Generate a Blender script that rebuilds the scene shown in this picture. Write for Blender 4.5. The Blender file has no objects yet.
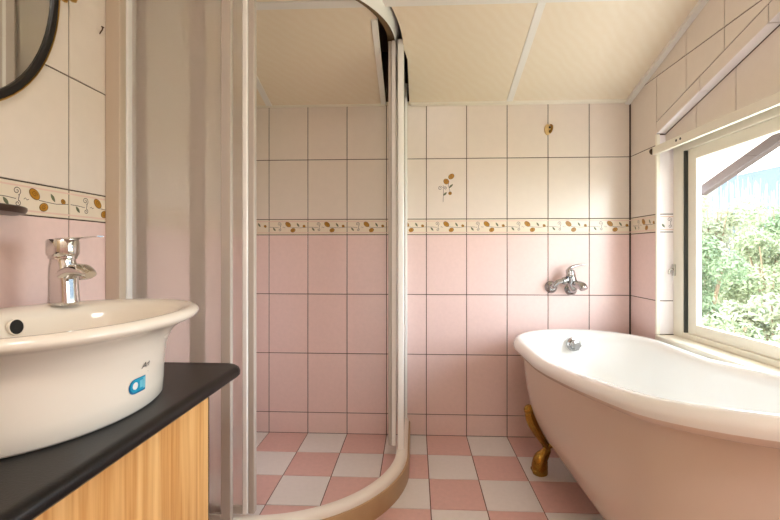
import bpy, bmesh, math, random
from math import sin, cos, pi, sqrt, radians
from mathutils import Vector, Matrix

random.seed(7)
scene = bpy.context.scene
COL = scene.collection

# ------------------------------------------------------------------ measures
YB, XR, XL, YF = 2.09, 1.055, -0.924, -1.0      # back, right, left, front walls
SL, Z0 = 0.326, 1.656                           # ceiling slope and its height at the back wall
def ceil_z(y): return Z0 + SL * (YB - y)
ROWS = [0.0, 0.105, 0.405, 0.705, 1.005]
BB, BT = 1.005, 1.083                           # decorated border course
ROWS_UP = [BT, 1.385, 1.685, 1.985, 2.285, 2.585]

# ------------------------------------------------------------------ materials
def lin(c):
    return tuple(((v / 12.92) if v <= 0.04045 else ((v + 0.055) / 1.055) ** 2.4) for v in c)
def rgb(r, g, b): return lin((r / 255, g / 255, b / 255)) + (1,)

def new_mat(name):
    m = bpy.data.materials.new(name); m.use_nodes = True
    nt = m.node_tree
    return m, nt, nt.nodes['Principled BSDF']

def mat(name, col, rough=0.5, metal=0.0, var=0.0, scale=20, bump=0.0, bscale=None, coat=0.0, spec=0.5, detail=3, stretch=None):
    m, nt, b = new_mat(name)
    b.inputs['Base Color'].default_value = col
    b.inputs['Roughness'].default_value = rough
    b.inputs['Metallic'].default_value = metal
    b.inputs['Specular IOR Level'].default_value = spec
    b.inputs['Coat Weight'].default_value = coat
    if var or bump:
        tc = nt.nodes.new('ShaderNodeTexCoord')
        vec = tc.outputs['Object']
        if stretch:
            mp = nt.nodes.new('ShaderNodeMapping'); mp.inputs['Scale'].default_value = stretch
            nt.links.new(vec, mp.inputs['Vector']); vec = mp.outputs['Vector']
        n = nt.nodes.new('ShaderNodeTexNoise'); n.inputs['Scale'].default_value = scale; n.inputs['Detail'].default_value = detail
        nt.links.new(vec, n.inputs['Vector'])
        if var:
            mx = nt.nodes.new('ShaderNodeMix'); mx.data_type = 'RGBA'
            mx.inputs['A'].default_value = tuple(c * (1 - var) for c in col[:3]) + (1,)
            mx.inputs['B'].default_value = tuple(min(1, c * (1 + var)) for c in col[:3]) + (1,)
            nt.links.new(n.outputs['Fac'], mx.inputs['Factor'])
            nt.links.new(mx.outputs['Result'], b.inputs['Base Color'])
        if bump:
            n2 = nt.nodes.new('ShaderNodeTexNoise'); n2.inputs['Scale'].default_value = bscale or scale
            nt.links.new(vec, n2.inputs['Vector'])
            bp = nt.nodes.new('ShaderNodeBump'); bp.inputs['Strength'].default_value = bump; bp.inputs['Distance'].default_value = 0.002
            nt.links.new(n2.outputs['Fac'], bp.inputs['Height'])
            nt.links.new(bp.outputs['Normal'], b.inputs['Normal'])
    return m

M = {}
M['cream_tile'] = mat('cream_tile', rgb(233, 221, 209), 0.22, var=0.03, scale=30, spec=0.45)
M['pink_tile'] = mat('pink_tile', rgb(237, 209, 203), 0.24, var=0.05, scale=60, spec=0.45)
M['daylit_tile'] = mat('daylit_tile', rgb(246, 238, 238), 0.18)  # near-white, puts the window's daylight into the tile colour
M['border_tile'] = mat('border_tile', rgb(236, 222, 202), 0.22, var=0.04, scale=25)
M['grout'] = mat('grout', rgb(84, 66, 54), 0.9, var=0.2, scale=40)
M['floor_grout'] = mat('floor_grout', rgb(120, 82, 68), 0.9, var=0.2, scale=40)
M['floor_pink'] = mat('floor_pink', rgb(226, 184, 176), 0.3, var=0.09, scale=55)
M['floor_grey'] = mat('floor_grey', rgb(237, 231, 227), 0.3, var=0.05, scale=55)
M['gold_paint'] = mat('gold_paint', rgb(182, 128, 34), 0.3, var=0.25, scale=120)
M['gold_dark'] = mat('gold_dark', rgb(112, 78, 22), 0.4)
M['leaf_paint'] = mat('leaf_paint', rgb(104, 108, 78), 0.4)
M['scroll_paint'] = mat('scroll_paint', rgb(86, 68, 68), 0.4)
M['blush_paint'] = mat('blush_paint', rgb(226, 194, 178), 0.3)
M['trim_white'] = mat('trim_white', rgb(240, 236, 228), 0.4)
M['cream_plastic'] = mat('cream_plastic', rgb(240, 233, 216), 0.4)
M['profile_white'] = mat('profile_white', rgb(247, 246, 242), 0.25)
M['profile_beige'] = mat('profile_beige', rgb(208, 192, 172), 0.4)
M['profile_grey'] = mat('profile_grey', rgb(192, 182, 172), 0.42)
M['track_brown'] = mat('track_brown', rgb(124, 100, 66), 0.6, var=0.3, scale=30)
M['kerb_tan'] = mat('kerb_tan', rgb(188, 156, 118), 0.35, var=0.12, scale=14)
M['curb'] = mat('curb_cream', rgb(245, 236, 224), 0.3, var=0.04, scale=12)
M['porcelain'] = mat('porcelain', rgb(240, 232, 218), 0.12, spec=0.5, coat=0.2)
M['tub_white'] = mat('tub_white', rgb(243, 240, 235), 0.10, spec=0.5, coat=0.3)
M['tub_skin'] = mat('tub_skin', rgb(224, 205, 190), 0.2, spec=0.5)
M['black'] = mat('black_stone', rgb(24, 22, 21), 0.34, var=0.5, scale=260, bump=0.15, bscale=400, spec=0.3)
M['frame_black'] = mat('frame_black', rgb(22, 19, 17), 0.35)
M['rim_gold'] = mat('rim_gold', rgb(196, 158, 88), 0.3, metal=0.9)
M['brass'] = mat('brass_bronze', rgb(166, 128, 58), 0.24, metal=0.95, var=0.3, scale=60)
M['chrome'] = mat('chrome', rgb(214, 212, 208), 0.08, metal=1.0)
M['chrome_soft'] = mat('chrome_soft', rgb(196, 194, 188), 0.2, metal=1.0)
M['chrome_dark'] = mat('chrome_dark', rgb(180, 180, 181), 0.14, metal=1.0)
M['dark'] = mat('dark_hole', rgb(16, 14, 12), 0.7)
M['gasket'] = mat('gasket', rgb(58, 58, 50), 0.6)
M['hook_ivory'] = mat('hook_ivory', rgb(226, 192, 128), 0.35, var=0.1, scale=80)
M['hook_gold'] = mat('hook_gold', rgb(142, 104, 40), 0.3, metal=0.6)
M['sticker_blue'] = mat('sticker_blue', rgb(28, 160, 200), 0.35)
M['sticker_deep'] = mat('sticker_deep', rgb(16, 112, 160), 0.35)
M['sticker_light'] = mat('sticker_light', rgb(120, 204, 224), 0.35)
M['sticker_white'] = mat('sticker_white', rgb(238, 240, 238), 0.4)
M['ink'] = mat('ink', rgb(70, 70, 74), 0.5)
M['dish_brown'] = mat('dish_brown', rgb(60, 40, 30), 0.3)
M['nail'] = mat('nail_iron', rgb(90, 70, 52), 0.5, metal=0.7)
M['plaster'] = mat('plaster', rgb(228, 214, 194), 0.7)
M['door_wood'] = mat('door_wood', rgb(214, 190, 156), 0.45, var=0.08, scale=8, stretch=(6, 6, 0.6))
M['soffit'] = mat('soffit_cream', rgb(245, 238, 222), 0.7)
M['rafter'] = mat('rafter_brown', rgb(56, 38, 36), 0.7, var=0.2, scale=20)
M['roof_board'] = mat('roof_board', rgb(120, 100, 84), 0.8)
M['earth'] = mat('earth_grass', rgb(150, 144, 116), 0.9, var=0.2, scale=3)
M['hill'] = mat('hill_haze', rgb(70, 76, 84), 1.0, var=0.12, scale=0.05, spec=0.0)  # distance haze put into the hill's grey-blue base colour
M['bark'] = mat('bark', rgb(110, 92, 70), 0.9)
M['reed'] = mat('reed', rgb(128, 126, 108), 0.8, var=0.08, scale=6)

def leaf_mat(name, c):
    m, nt, b = new_mat(name)
    tc = nt.nodes.new('ShaderNodeTexCoord'); n = nt.nodes.new('ShaderNodeTexNoise'); n.inputs['Scale'].default_value = 7
    nt.links.new(tc.outputs['Object'], n.inputs['Vector'])
    mx = nt.nodes.new('ShaderNodeMix'); mx.data_type = 'RGBA'
    mx.inputs['A'].default_value = tuple(v * 0.8 for v in c[:3]) + (1,); mx.inputs['B'].default_value = tuple(min(1, v * 1.25) for v in c[:3]) + (1,)
    nt.links.new(n.outputs['Fac'], mx.inputs['Factor']); nt.links.new(mx.outputs['Result'], b.inputs['Base Color'])
    b.inputs['Roughness'].default_value = 0.5
    tr = nt.nodes.new('ShaderNodeBsdfTranslucent'); nt.links.new(mx.outputs['Result'], tr.inputs['Color'])
    ms = nt.nodes.new('ShaderNodeMixShader'); ms.inputs['Fac'].default_value = 0.4
    nt.links.new(b.outputs['BSDF'], ms.inputs[1]); nt.links.new(tr.outputs['BSDF'], ms.inputs[2])
    nt.links.new(ms.outputs['Shader'], nt.nodes['Material Output'].inputs['Surface'])
    return m
M['leaf_a'] = leaf_mat('leaf_green', rgb(104, 120, 88))
M['leaf_b'] = leaf_mat('leaf_yellow_green', rgb(122, 130, 98))
M['leaf_c'] = leaf_mat('leaf_pale', rgb(138, 142, 114))

# ceiling panels: PVC sheet with a faint basket-like emboss
def ceiling_mat():
    m, nt, b = new_mat('ceiling_panel')
    tc = nt.nodes.new('ShaderNodeTexCoord')
    mp = nt.nodes.new('ShaderNodeMapping'); mp.inputs['Rotation'].default_value = (0, 0, radians(45)); mp.inputs['Scale'].default_value = (26, 26, 26)
    nt.links.new(tc.outputs['Object'], mp.inputs['Vector'])
    ck = nt.nodes.new('ShaderNodeTexNoise'); ck.inputs['Scale'].default_value = 1.2; ck.inputs['Detail'].default_value = 2
    nt.links.new(mp.outputs['Vector'], ck.inputs['Vector'])
    wv = nt.nodes.new('ShaderNodeTexWave'); wv.inputs['Scale'].default_value = 0.35; wv.inputs['Distortion'].default_value = 6
    nt.links.new(mp.outputs['Vector'], wv.inputs['Vector'])
    ad = nt.nodes.new('ShaderNodeMath'); ad.operation = 'MULTIPLY'
    nt.links.new(ck.outputs['Fac'], ad.inputs[0]); nt.links.new(wv.outputs['Fac'], ad.inputs[1])
    mx = nt.nodes.new('ShaderNodeMix'); mx.data_type = 'RGBA'
    mx.inputs['A'].default_value = rgb(240, 225, 200); mx.inputs['B'].default_value = rgb(243, 230, 208)
    nt.links.new(ad.outputs[0], mx.inputs['Factor']); nt.links.new(mx.outputs['Result'], b.inputs['Base Color'])
    b.inputs['Roughness'].default_value = 0.42
    return m
M['ceiling'] = ceiling_mat()

def wood_mat():
    m, nt, b = new_mat('oak_laminate')
    tc = nt.nodes.new('ShaderNodeTexCoord')
    mp = nt.nodes.new('ShaderNodeMapping'); mp.inputs['Scale'].default_value = (40, 40, 1.2)
    nt.links.new(tc.outputs['Object'], mp.inputs['Vector'])
    n = nt.nodes.new('ShaderNodeTexNoise'); n.inputs['Scale'].default_value = 1.0; n.inputs['Detail'].default_value = 6; n.inputs['Distortion'].default_value = 0.6
    nt.links.new(mp.outputs['Vector'], n.inputs['Vector'])
    n2 = nt.nodes.new('ShaderNodeTexNoise'); n2.inputs['Scale'].default_value = 4.0; n2.inputs['Detail'].default_value = 3
    nt.links.new(mp.outputs['Vector'], n2.inputs['Vector'])
    ad = nt.nodes.new('ShaderNodeMath'); ad.operation = 'MULTIPLY_ADD'; ad.inputs[1].default_value = 0.35
    nt.links.new(n2.outputs['Fac'], ad.inputs[0]); nt.links.new(n.outputs['Fac'], ad.inputs[2])
    cr = nt.nodes.new('ShaderNodeValToRGB')
    cr.color_ramp.elements[0].position = 0.42; cr.color_ramp.elements[0].color = rgb(200, 138, 70)
    cr.color_ramp.elements[1].position = 0.85; cr.color_ramp.elements[1].color = rgb(240, 194, 128)
    nt.links.new(ad.outputs[0], cr.inputs['Fac']); nt.links.new(cr.outputs['Color'], b.inputs['Base Color'])
    b.inputs['Roughness'].default_value = 0.4
    return m
M['oak'] = wood_mat()

def frosted_mat():
    m, nt, b = new_mat('frosted_glass')
    b.inputs['Base Color'].default_value = rgb(255, 255, 254)
    b.inputs['Transmission Weight'].default_value = 1.0
    b.inputs['IOR'].default_value = 1.1
    b.inputs['Roughness'].default_value = 0.32
    tl = nt.nodes.new('ShaderNodeBsdfTranslucent'); tl.inputs['Color'].default_value = rgb(252, 244, 238)
    df = nt.nodes.new('ShaderNodeBsdfDiffuse'); df.inputs['Color'].default_value = rgb(250, 238, 230)
    m1 = nt.nodes.new('ShaderNodeMixShader'); m1.inputs['Fac'].default_value = 0.5
    nt.links.new(tl.outputs['BSDF'], m1.inputs[1]); nt.links.new(df.outputs['BSDF'], m1.inputs[2])
    m2 = nt.nodes.new('ShaderNodeMixShader'); m2.inputs['Fac'].default_value = 0.16
    nt.links.new(b.outputs['BSDF'], m2.inputs[1]); nt.links.new(m1.outputs['Shader'], m2.inputs[2])
    nt.links.new(m2.outputs['Shader'], nt.nodes['Material Output'].inputs['Surface'])
    return m
M['frosted'] = frosted_mat()

def pane_mat():
    m, nt, b = new_mat('window_glass')
    tr = nt.nodes.new('ShaderNodeBsdfTransparent'); tr.inputs['Color'].default_value = (0.96, 0.98, 0.97, 1)
    gl = nt.nodes.new('ShaderNodeBsdfGlossy'); gl.inputs['Roughness'].default_value = 0.02
    lw = nt.nodes.new('ShaderNodeLayerWeight'); lw.inputs['Blend'].default_value = 0.5
    pw = nt.nodes.new('ShaderNodeMath'); pw.operation = 'POWER'; pw.inputs[1].default_value = 4; nt.links.new(lw.outputs['Facing'], pw.inputs[0])
    fr = nt.nodes.new('ShaderNodeMath'); fr.operation = 'MULTIPLY_ADD'; fr.inputs[1].default_value = 0.5; fr.inputs[2].default_value = 0.025; nt.links.new(pw.outputs[0], fr.inputs[0])
    ms = nt.nodes.new('ShaderNodeMixShader')
    nt.links.new(fr.outputs[0], ms.inputs['Fac']); nt.links.new(tr.outputs['BSDF'], ms.inputs[1]); nt.links.new(gl.outputs['BSDF'], ms.inputs[2])
    nt.links.new(ms.outputs['Shader'], nt.nodes['Material Output'].inputs['Surface'])
    return m
M['pane'] = pane_mat()
M['mirror'] = mat('mirror_silver', rgb(225, 228, 222), 0.02, metal=1.0)

def emit_mat(name, col, s):
    m, nt, b = new_mat(name)
    b.inputs['Base Color'].default_value = col
    b.inputs['Emission Color'].default_value = col; b.inputs['Emission Strength'].default_value = s
    return m

# ------------------------------------------------------------------ mesh helpers
class MB:
    def __init__(s): s.v = []; s.f = []; s.mi = []
    def add(s, vs, fs, mi=0):
        o = len(s.v); s.v += [tuple(v) for v in vs]
        for f in fs: s.f.append(tuple(i + o for i in f)); s.mi.append(mi)
    def build(s, name, mats, parent=None, smooth=None, bevel=None, loc=None, fix=True):
        me = bpy.data.meshes.new(name)
        off = Vector(loc) if loc else Vector((0, 0, 0))
        me.from_pydata([tuple(Vector(v) - off) for v in s.v], [], s.f)
        for m in (mats if isinstance(mats, (list, tuple)) else [mats]): me.materials.append(m)
        me.polygons.foreach_set('material_index', s.mi)
        if fix:
            b = bmesh.new(); b.from_mesh(me); bmesh.ops.recalc_face_normals(b, faces=b.faces); b.to_mesh(me); b.free()
        if smooth is not None:
            me.polygons.foreach_set('use_smooth', [True] * len(me.polygons))
            me.set_sharp_from_angle(angle=radians(smooth))
        me.update()
        o = bpy.data.objects.new(name, me); COL.objects.link(o)
        o.location = off
        if bevel:
            md = o.modifiers.new('bevel', 'BEVEL'); md.width = bevel; md.segments = 3; md.limit_method = 'ANGLE'; md.angle_limit = radians(50)
            me.polygons.foreach_set('use_smooth', [True] * len(me.polygons)); me.set_sharp_from_angle(angle=radians(40))
        if parent:
            o.parent = parent
            o.matrix_parent_inverse = parent.matrix_basis.inverted()
        return o
    def box(s, x0, x1, y0, y1, z0, z1, mi=0):
        s.add([(x0, y0, z0), (x1, y0, z0), (x1, y1, z0), (x0, y1, z0), (x0, y0, z1), (x1, y0, z1), (x1, y1, z1), (x0, y1, z1)],
              [(0, 3, 2, 1), (4, 5, 6, 7), (0, 1, 5, 4), (1, 2, 6, 5), (2, 3, 7, 6), (3, 0, 4, 7)], mi)
        return s
    def loft(s, rings, closed=True, cap0=True, cap1=True, mi=0):
        n = len(rings[0]); vs = [p for r in rings for p in r]; fs = []
        for i in range(len(rings) - 1):
            for j in range(n if closed else n - 1):
                k = (j + 1) % n
                fs.append((i * n + j, i * n + k, (i + 1) * n + k, (i + 1) * n + j))
        if cap0: fs.append(tuple(reversed(range(n))))
        if cap1: fs.append(tuple(range((len(rings) - 1) * n, len(rings) * n)))
        s.add(vs, fs, mi); return s
    def tube(s, pts, rad, n=16, mi=0, flat=None, up=(0, 0, 1)):
        pts = [Vector(p) for p in pts]
        if not isinstance(rad, (list, tuple)): rad = [rad] * len(pts)
        rings = []; prev = None
        for i, p in enumerate(pts):
            d = (pts[min(i + 1, len(pts) - 1)] - pts[max(i - 1, 0)]).normalized()
            if prev is None:
                u = Vector(up)
                if abs(d.dot(u)) > 0.95: u = Vector((1, 0, 0)) if abs(d.x) < 0.9 else Vector((0, 1, 0))
                a = (u - d * u.dot(d)).normalized()
            else:
                a = (prev - d * prev.dot(d)).normalized()
            prev = a; b = d.cross(a)
            fa, fb = (flat[i] if flat else (1, 1))
            rings.append([p + a * (rad[i] * fa * cos(2 * pi * k / n)) + b * (rad[i] * fb * sin(2 * pi * k / n)) for k in range(n)])
        return s.loft(rings, mi=mi)
    def lathe(s, origin, axis, prof, n=32, mi=0):
        o = Vector(origin); ax = Vector(axis).normalized()
        u = Vector((0, 0, 1)) if abs(ax.z) < 0.9 else Vector((1, 0, 0))
        a = (u - ax * u.dot(ax)).normalized(); b = ax.cross(a)
        rings = [[o + ax * h + a * (r * cos(2 * pi * k / n)) + b * (r * sin(2 * pi * k / n)) for k in range(n)] for r, h in prof]
        return s.loft(rings, mi=mi)
    def sphere(s, c, r, n=16, mi=0, sc=(1, 1, 1)):
        rings = []
        for i in range(1, n // 2):
            t = pi * i / (n // 2)
            rings.append([(c[0] + sc[0] * r * sin(t) * cos(2 * pi * k / n), c[1] + sc[1] * r * sin(t) * sin(2 * pi * k / n), c[2] - sc[2] * r * cos(t)) for k in range(n)])
        return s.loft(rings, mi=mi)
    def prism(s, poly, P, w0, w1, mi=0):
        n = len(poly)
        vs = [P(u, v, w0) for u, v in poly] + [P(u, v, w1) for u, v in poly]
        fs = [tuple(range(n)), tuple(range(n, 2 * n))] + [(i, (i + 1) % n, n + (i + 1) % n, n + i) for i in range(n)]
        s.add(vs, fs, mi); return s
    def sweep(s, path, prof, mi=0):
        """path: list of (x,y); prof: closed list of (offset to the left normal, z)"""
        rings = []
        for i, p in enumerate(path):
            a = Vector(path[max(i - 1, 0)]); b = Vector(path[min(i + 1, len(path) - 1)])
            d = (b - a).normalized(); nrm = Vector((-d.y, d.x))
            rings.append([(p[0] + nrm.x * o, p[1] + nrm.y * o, z) for o, z in prof])
        return s.loft(rings, mi=mi)

def spline(pts, n=6):
    pts = [Vector(p) for p in pts]; out = []
    for i in range(len(pts) - 1):
        p0 = pts[max(i - 1, 0)]; p1 = pts[i]; p2 = pts[i + 1]; p3 = pts[min(i + 2, len(pts) - 1)]
        for k in range(n):
            t = k / n
            out.append(0.5 * ((2 * p1) + (p2 - p0) * t + (2 * p0 - 5 * p1 + 4 * p2 - p3) * t * t + (-p0 + 3 * p1 - 3 * p2 + p3) * t ** 3))
    out.append(pts[-1]); return out

def lerp_list(vals, n=6):
    out = []
    for i in range(len(vals) - 1):
        for k in range(n): out.append(vals[i] + (vals[i + 1] - vals[i]) * k / n)
    out.append(vals[-1]); return out

def tag(o, label=None, cat=None, group=None, kind=None):
    if label: o['label'] = label
    if cat: o['category'] = cat
    if group: o['group'] = group
    if kind: o['kind'] = kind
    return o
def thing(name, loc, label, cat, group=None):
    e = bpy.data.objects.new(name, None); COL.objects.link(e); e.location = loc; e.empty_display_size = 0.05
    tag(e, label, cat, group)
    return e
def struct(o, label=None, cat=None):
    o['kind'] = 'structure'
    if label: tag(o, label, cat)
    return o

# ------------------------------------------------------------------ polygons for tiles
def clip(poly, hp):
    a, b, c = hp                                   # keep a*u + b*v <= c
    out = []
    for i in range(len(poly)):
        p, q = poly[i], poly[(i + 1) % len(poly)]
        dp = a * p[0] + b * p[1] - c; dq = a * q[0] + b * q[1] - c
        if dp <= 0: out.append(p)
        if (dp < 0 < dq) or (dq < 0 < dp):
            t = dp / (dp - dq); out.append((p[0] + (q[0] - p[0]) * t, p[1] + (q[1] - p[1]) * t))
    res = []
    for p in out:
        if not res or abs(p[0] - res[-1][0]) + abs(p[1] - res[-1][1]) > 1e-5: res.append(p)
    if len(res) > 1 and abs(res[0][0] - res[-1][0]) + abs(res[0][1] - res[-1][1]) < 1e-5: res.pop()
    return res
def area(p): return 0.5 * sum(p[i][0] * p[(i + 1) % len(p)][1] - p[(i + 1) % len(p)][0] * p[i][1] for i in range(len(p)))
def inset(poly, d):
    if area(poly) < 0: poly = poly[::-1]
    for i in range(len(poly)):
        p, q = poly[i], poly[(i + 1) % len(poly)]
        ex, ey = q[0] - p[0], q[1] - p[1]; L = sqrt(ex * ex + ey * ey)
        if L < 1e-6: continue
        nx, ny = ey / L, -ex / L                      # outward for CCW
        poly_c = clip(poly if i == 0 else cur, (nx, ny, nx * p[0] + ny * p[1] - d))
        cur = poly_c
        if len(cur) < 3: return []
    return cur

GAP, TH = 0.0018, 0.003
def add_tile(mb, P, poly, mi):
    if len(poly) < 3 or abs(area(poly)) < 2e-5: return
    a = inset(poly, GAP)
    if len(a) < 3: return
    b = inset(a, 0.0012)
    if len(b) != len(a):
        mb.prism(a, P, 0.0, TH, mi); return
    n = len(a)
    vs = [P(u, v, -0.001) for u, v in a] + [P(u, v, TH - 0.0009) for u, v in a] + [P(u, v, TH) for u, v in b]
    fs = [tuple(range(2 * n, 3 * n))]
    for i in range(n):
        j = (i + 1) % n
        fs += [(i, j, n + j, n + i), (n + i, n + j, 2 * n + j, 2 * n + i)]
    mb.add(vs, fs, mi)

# painted ornaments lie on the tile faces
WD = TH + 0.0004
def blob(mb, P, u, v, a, b, rot, mi, w=WD, n=18, tip=0.0):
    pts = []
    for k in range(n):
        t = 2 * pi * k / n
        x, y = a * cos(t), b * sin(t) * (1 - tip * cos(t) ** 2)
        pts.append(P(u + x * cos(rot) - y * sin(rot), v + x * sin(rot) + y * cos(rot), w))
    mb.add(pts, [tuple(range(n))], mi)
def stroke(mb, P, pts, wd, mi, w=WD + 0.0001):
    L = []; R = []
    for i in range(len(pts)):
        a = pts[max(i - 1, 0)]; b = pts[min(i + 1, len(pts) - 1)]
        dx, dy = b[0] - a[0], b[1] - a[1]; l = sqrt(dx * dx + dy * dy) or 1
        nx, ny = -dy / l * wd / 2, dx / l * wd / 2
        L.append((pts[i][0] + nx, pts[i][1] + ny)); R.append((pts[i][0] - nx, pts[i][1] - ny))
    n = len(pts); vs = [P(u, v, w) for u, v in L] + [P(u, v, w) for u, v in R]
    mb.add(vs, [(i, i + 1, n + i + 1, n + i) for i in range(n - 1)], mi)
def spiral(u, v, r, turns, a0, n=22, sgn=1):
    return [(u + r * (1 - 0.85 * k / n) * cos(a0 + sgn * 2 * pi * turns * k / n), v + r * (1 - 0.85 * k / n) * sin(a0 + sgn * 2 * pi * turns * k / n)) for k in range(n + 1)]
# material slots of a tiled wall
TM = ['grout', 'pink_tile', 'cream_tile', 'border_tile', 'gold_paint', 'gold_dark', 'leaf_paint', 'scroll_paint', 'blush_paint', 'daylit_tile']
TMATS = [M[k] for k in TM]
def fruit(mb, P, u, v, a, b, rot):
    blob(mb, P, u, v, a, b, rot, 5)
    blob(mb, P, u, v, a * 0.88, b * 0.86, rot, 4, WD + 0.0003)
    sp = spiral(0, 0, 1, 1.4, 0.5)
    stroke(mb, P, [(u + x * a * 0.55 * cos(rot) - y * b * 0.55 * sin(rot), v + x * a * 0.55 * sin(rot) + y * b * 0.55 * cos(rot)) for x, y in sp], 0.0013, 5, WD + 0.0005)
def ornament(mb, P, u0, lo=-9, hi=9):
    z = BB + 0.039
    def ok(u): return lo < u < hi
    H = 0.078
    items = []
    def z_(f): return BB + H * f
    if ok(u0 + 0.02) and ok(u0 + 0.18):
        stroke(mb, P, [(u0 + 0.004, z_(0.5)), (u0 + 0.03, z_(0.49)), (u0 + 0.052, z_(0.46))], 0.0016, 7)
        stroke(mb, P, [(u0 + 0.11, z_(0.5)), (u0 + 0.135, z_(0.47)), (u0 + 0.16, z_(0.45)), (u0 + 0.198, z_(0.5))], 0.0016, 7)
    if ok(u0 + 0.028): blob(mb, P, u0 + 0.028, z_(0.36), 0.0105, 0.0045, -0.9, 6, tip=0.5)
    if ok(u0 + 0.055):
        stroke(mb, P, spiral(u0 + 0.054, z_(0.70), 0.0105, 1.5, -1.2), 0.0018, 7)
        stroke(mb, P, spiral(u0 + 0.056, z_(0.33), 0.0075, 1.3, 1.2, sgn=-1), 0.0018, 7)
        stroke(mb, P, [(u0 + 0.060, z_(0.58)), (u0 + 0.058, z_(0.46)), (u0 + 0.058, z_(0.40))], 0.0018, 7)
    if ok(u0 + 0.078): stroke(mb, P, [(u0 + 0.071, z_(0.47)), (u0 + 0.075, z_(0.52)), (u0 + 0.079, z_(0.46)), (u0 + 0.084, z_(0.49))], 0.0016, 7)
    if ok(u0 + 0.099) and ok(u0 + 0.085): fruit(mb, P, u0 + 0.099, z_(0.67), 0.0165, 0.0115, -0.7)
    if ok(u0 + 0.124) and ok(u0 + 0.112): fruit(mb, P, u0 + 0.124, z_(0.30), 0.0130, 0.0105, 0.4)
    if ok(u0 + 0.152): blob(mb, P, u0 + 0.150, z_(0.64), 0.0115, 0.0045, -1.0, 6, tip=0.5)
    if ok(u0 + 0.181): fruit(mb, P, u0 + 0.181, z_(0.56), 0.0078, 0.0068, -0.6)
def stripes(mb, P, a, b):
    for z in (BB + 0.0105, BT - 0.0105):
        stroke(mb, P, [(a + 0.003, z), (b - 0.003, z)], 0.004, 8, WD - 0.0002)

def tiled(mb, P, edges, hps=(), slab=None, t=0.1, zmax=9, orn=True, field=None):
    """edges: tile edges along u; hps: half planes that bound the tiled face; slab: polygon of the wall behind"""
    if slab: mb.prism(slab, P, -t, 0.0, 0)
    rows = [(ROWS[i], ROWS[i + 1], 1) for i in range(4)] + [(BB, BT, 3)] + [(ROWS_UP[i], ROWS_UP[i + 1], 2) for i in range(len(ROWS_UP) - 1)]
    for i in range(len(edges) - 1):
        for z0, z1, mi in rows:
            poly = [(edges[i], z0), (edges[i + 1], z0), (edges[i + 1], z1), (edges[i], z1)]
            for hp in hps:
                poly = clip(poly, hp)
                if len(poly) < 3: break
            else:
                add_tile(mb, P, poly, field or mi)

# ================================================================== SETTING
# ---- back wall
mb = MB(); P = lambda u, v, w: (u, YB - w, v)
edges = [XR - 0.2 * k for k in range(10, -1, -1)]; edges[0] = XL; edges[-1] = XR - 0.006
tiled(mb, P, edges, [(0, 1, Z0)], [(XL - 0.1, -0.05), (XR + 0.15, -0.05), (XR + 0.15, 1.98), (XL - 0.1, 1.98)])
for i in range(11):
    u0 = XR - 0.2 * (i + 1)
    ornament(mb, P, u0, XL + 0.004)
stripes(mb, P, XL, XR)
# the one tile with a painted flower sprig
cu, cv = 0.155, 1.245
fruit(mb, P, cu + 0.024, cv + 0.050, 0.0165, 0.0125, 0.7)
fruit(mb, P, cu - 0.001, cv + 0.025, 0.0150, 0.0135, -0.8)
fruit(mb, P, cu + 0.018, cv - 0.034, 0.0090, 0.0085, 0.0)
stroke(mb, P, [(cu + 0.010, cv + 0.022), (cu + 0.010, cv + 0.004), (cu + 0.018, cv - 0.026)], 0.0018, 7)
stroke(mb, P, [(cu - 0.016, cv + 0.006), (cu - 0.015, cv - 0.03), (cu - 0.017, cv - 0.078)], 0.0020, 7)
stroke(mb, P, spiral(cu - 0.031, cv - 0.008, 0.0115, 1.5, 0.2), 0.0020, 7)
stroke(mb, P, spiral(cu - 0.006, cv - 0.008, 0.0085, 1.4, 2.8, sgn=-1), 0.0020, 7)
blob(mb, P, cu + 0.022, cv + 0.002, 0.014, 0.005, 0.75, 6, tip=0.5)
blob(mb, P, cu - 0.007, cv - 0.037, 0.012, 0.005, 0.8, 6, tip=0.5)
struct(mb.build('wall_back', TMATS, fix=True), 'tiled back wall, cream above and pink below a gold fruit border', 'wall')

# ---- left wall (u = y)
mb = MB(); P = lambda u, v, w: (XL + w, u, v)
edges = [-1.0] + [1.068 - 0.2 * k for k in range(10, -1, -1)] + [1.268, 1.468, 1.668, 1.868, 2.068, 2.09]
tiled(mb, P, edges, [(SL, 1, Z0 + SL * YB)], [(YF - 0.1, -0.05), (YB, -0.05), (YB, ceil_z(YB) + 0.3), (YF - 0.1, ceil_z(YF - 0.1) + 0.3)])
for k in range(-5, 11): ornament(mb, P, 1.068 - 0.2 * k, -0.995, YB - 0.004)
stripes(mb, P, YF, YB)
struct(mb.build('wall_left', TMATS), 'tiled left wall behind the wash basin', 'wall')

# ---- right wall (u = -y so that u runs to the right seen from inside)
YRV, YN = 1.867, 0.42            # window recess from YRV (far) to YN (near)
XW = 1.093                       # tile face above the window inside the recess
XG = 1.123                       # front of the window frame
def lint_hi(y): return 1.486 + 0.30 * (YRV - y)
def lint_lo(y): return 1.434 + 0.29 * (YRV - y)
ZS = 0.558                       # window sill
mb = MB(); P = lambda u, v, w: (XR - w, -u, v)
ue = [-YB + 0.006, -YRV] + [-YRV + 0.2 * k for k in range(1, 15)] + [1.0]
ceilhp = (-SL, 1, Z0 + SL * YB)
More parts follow.
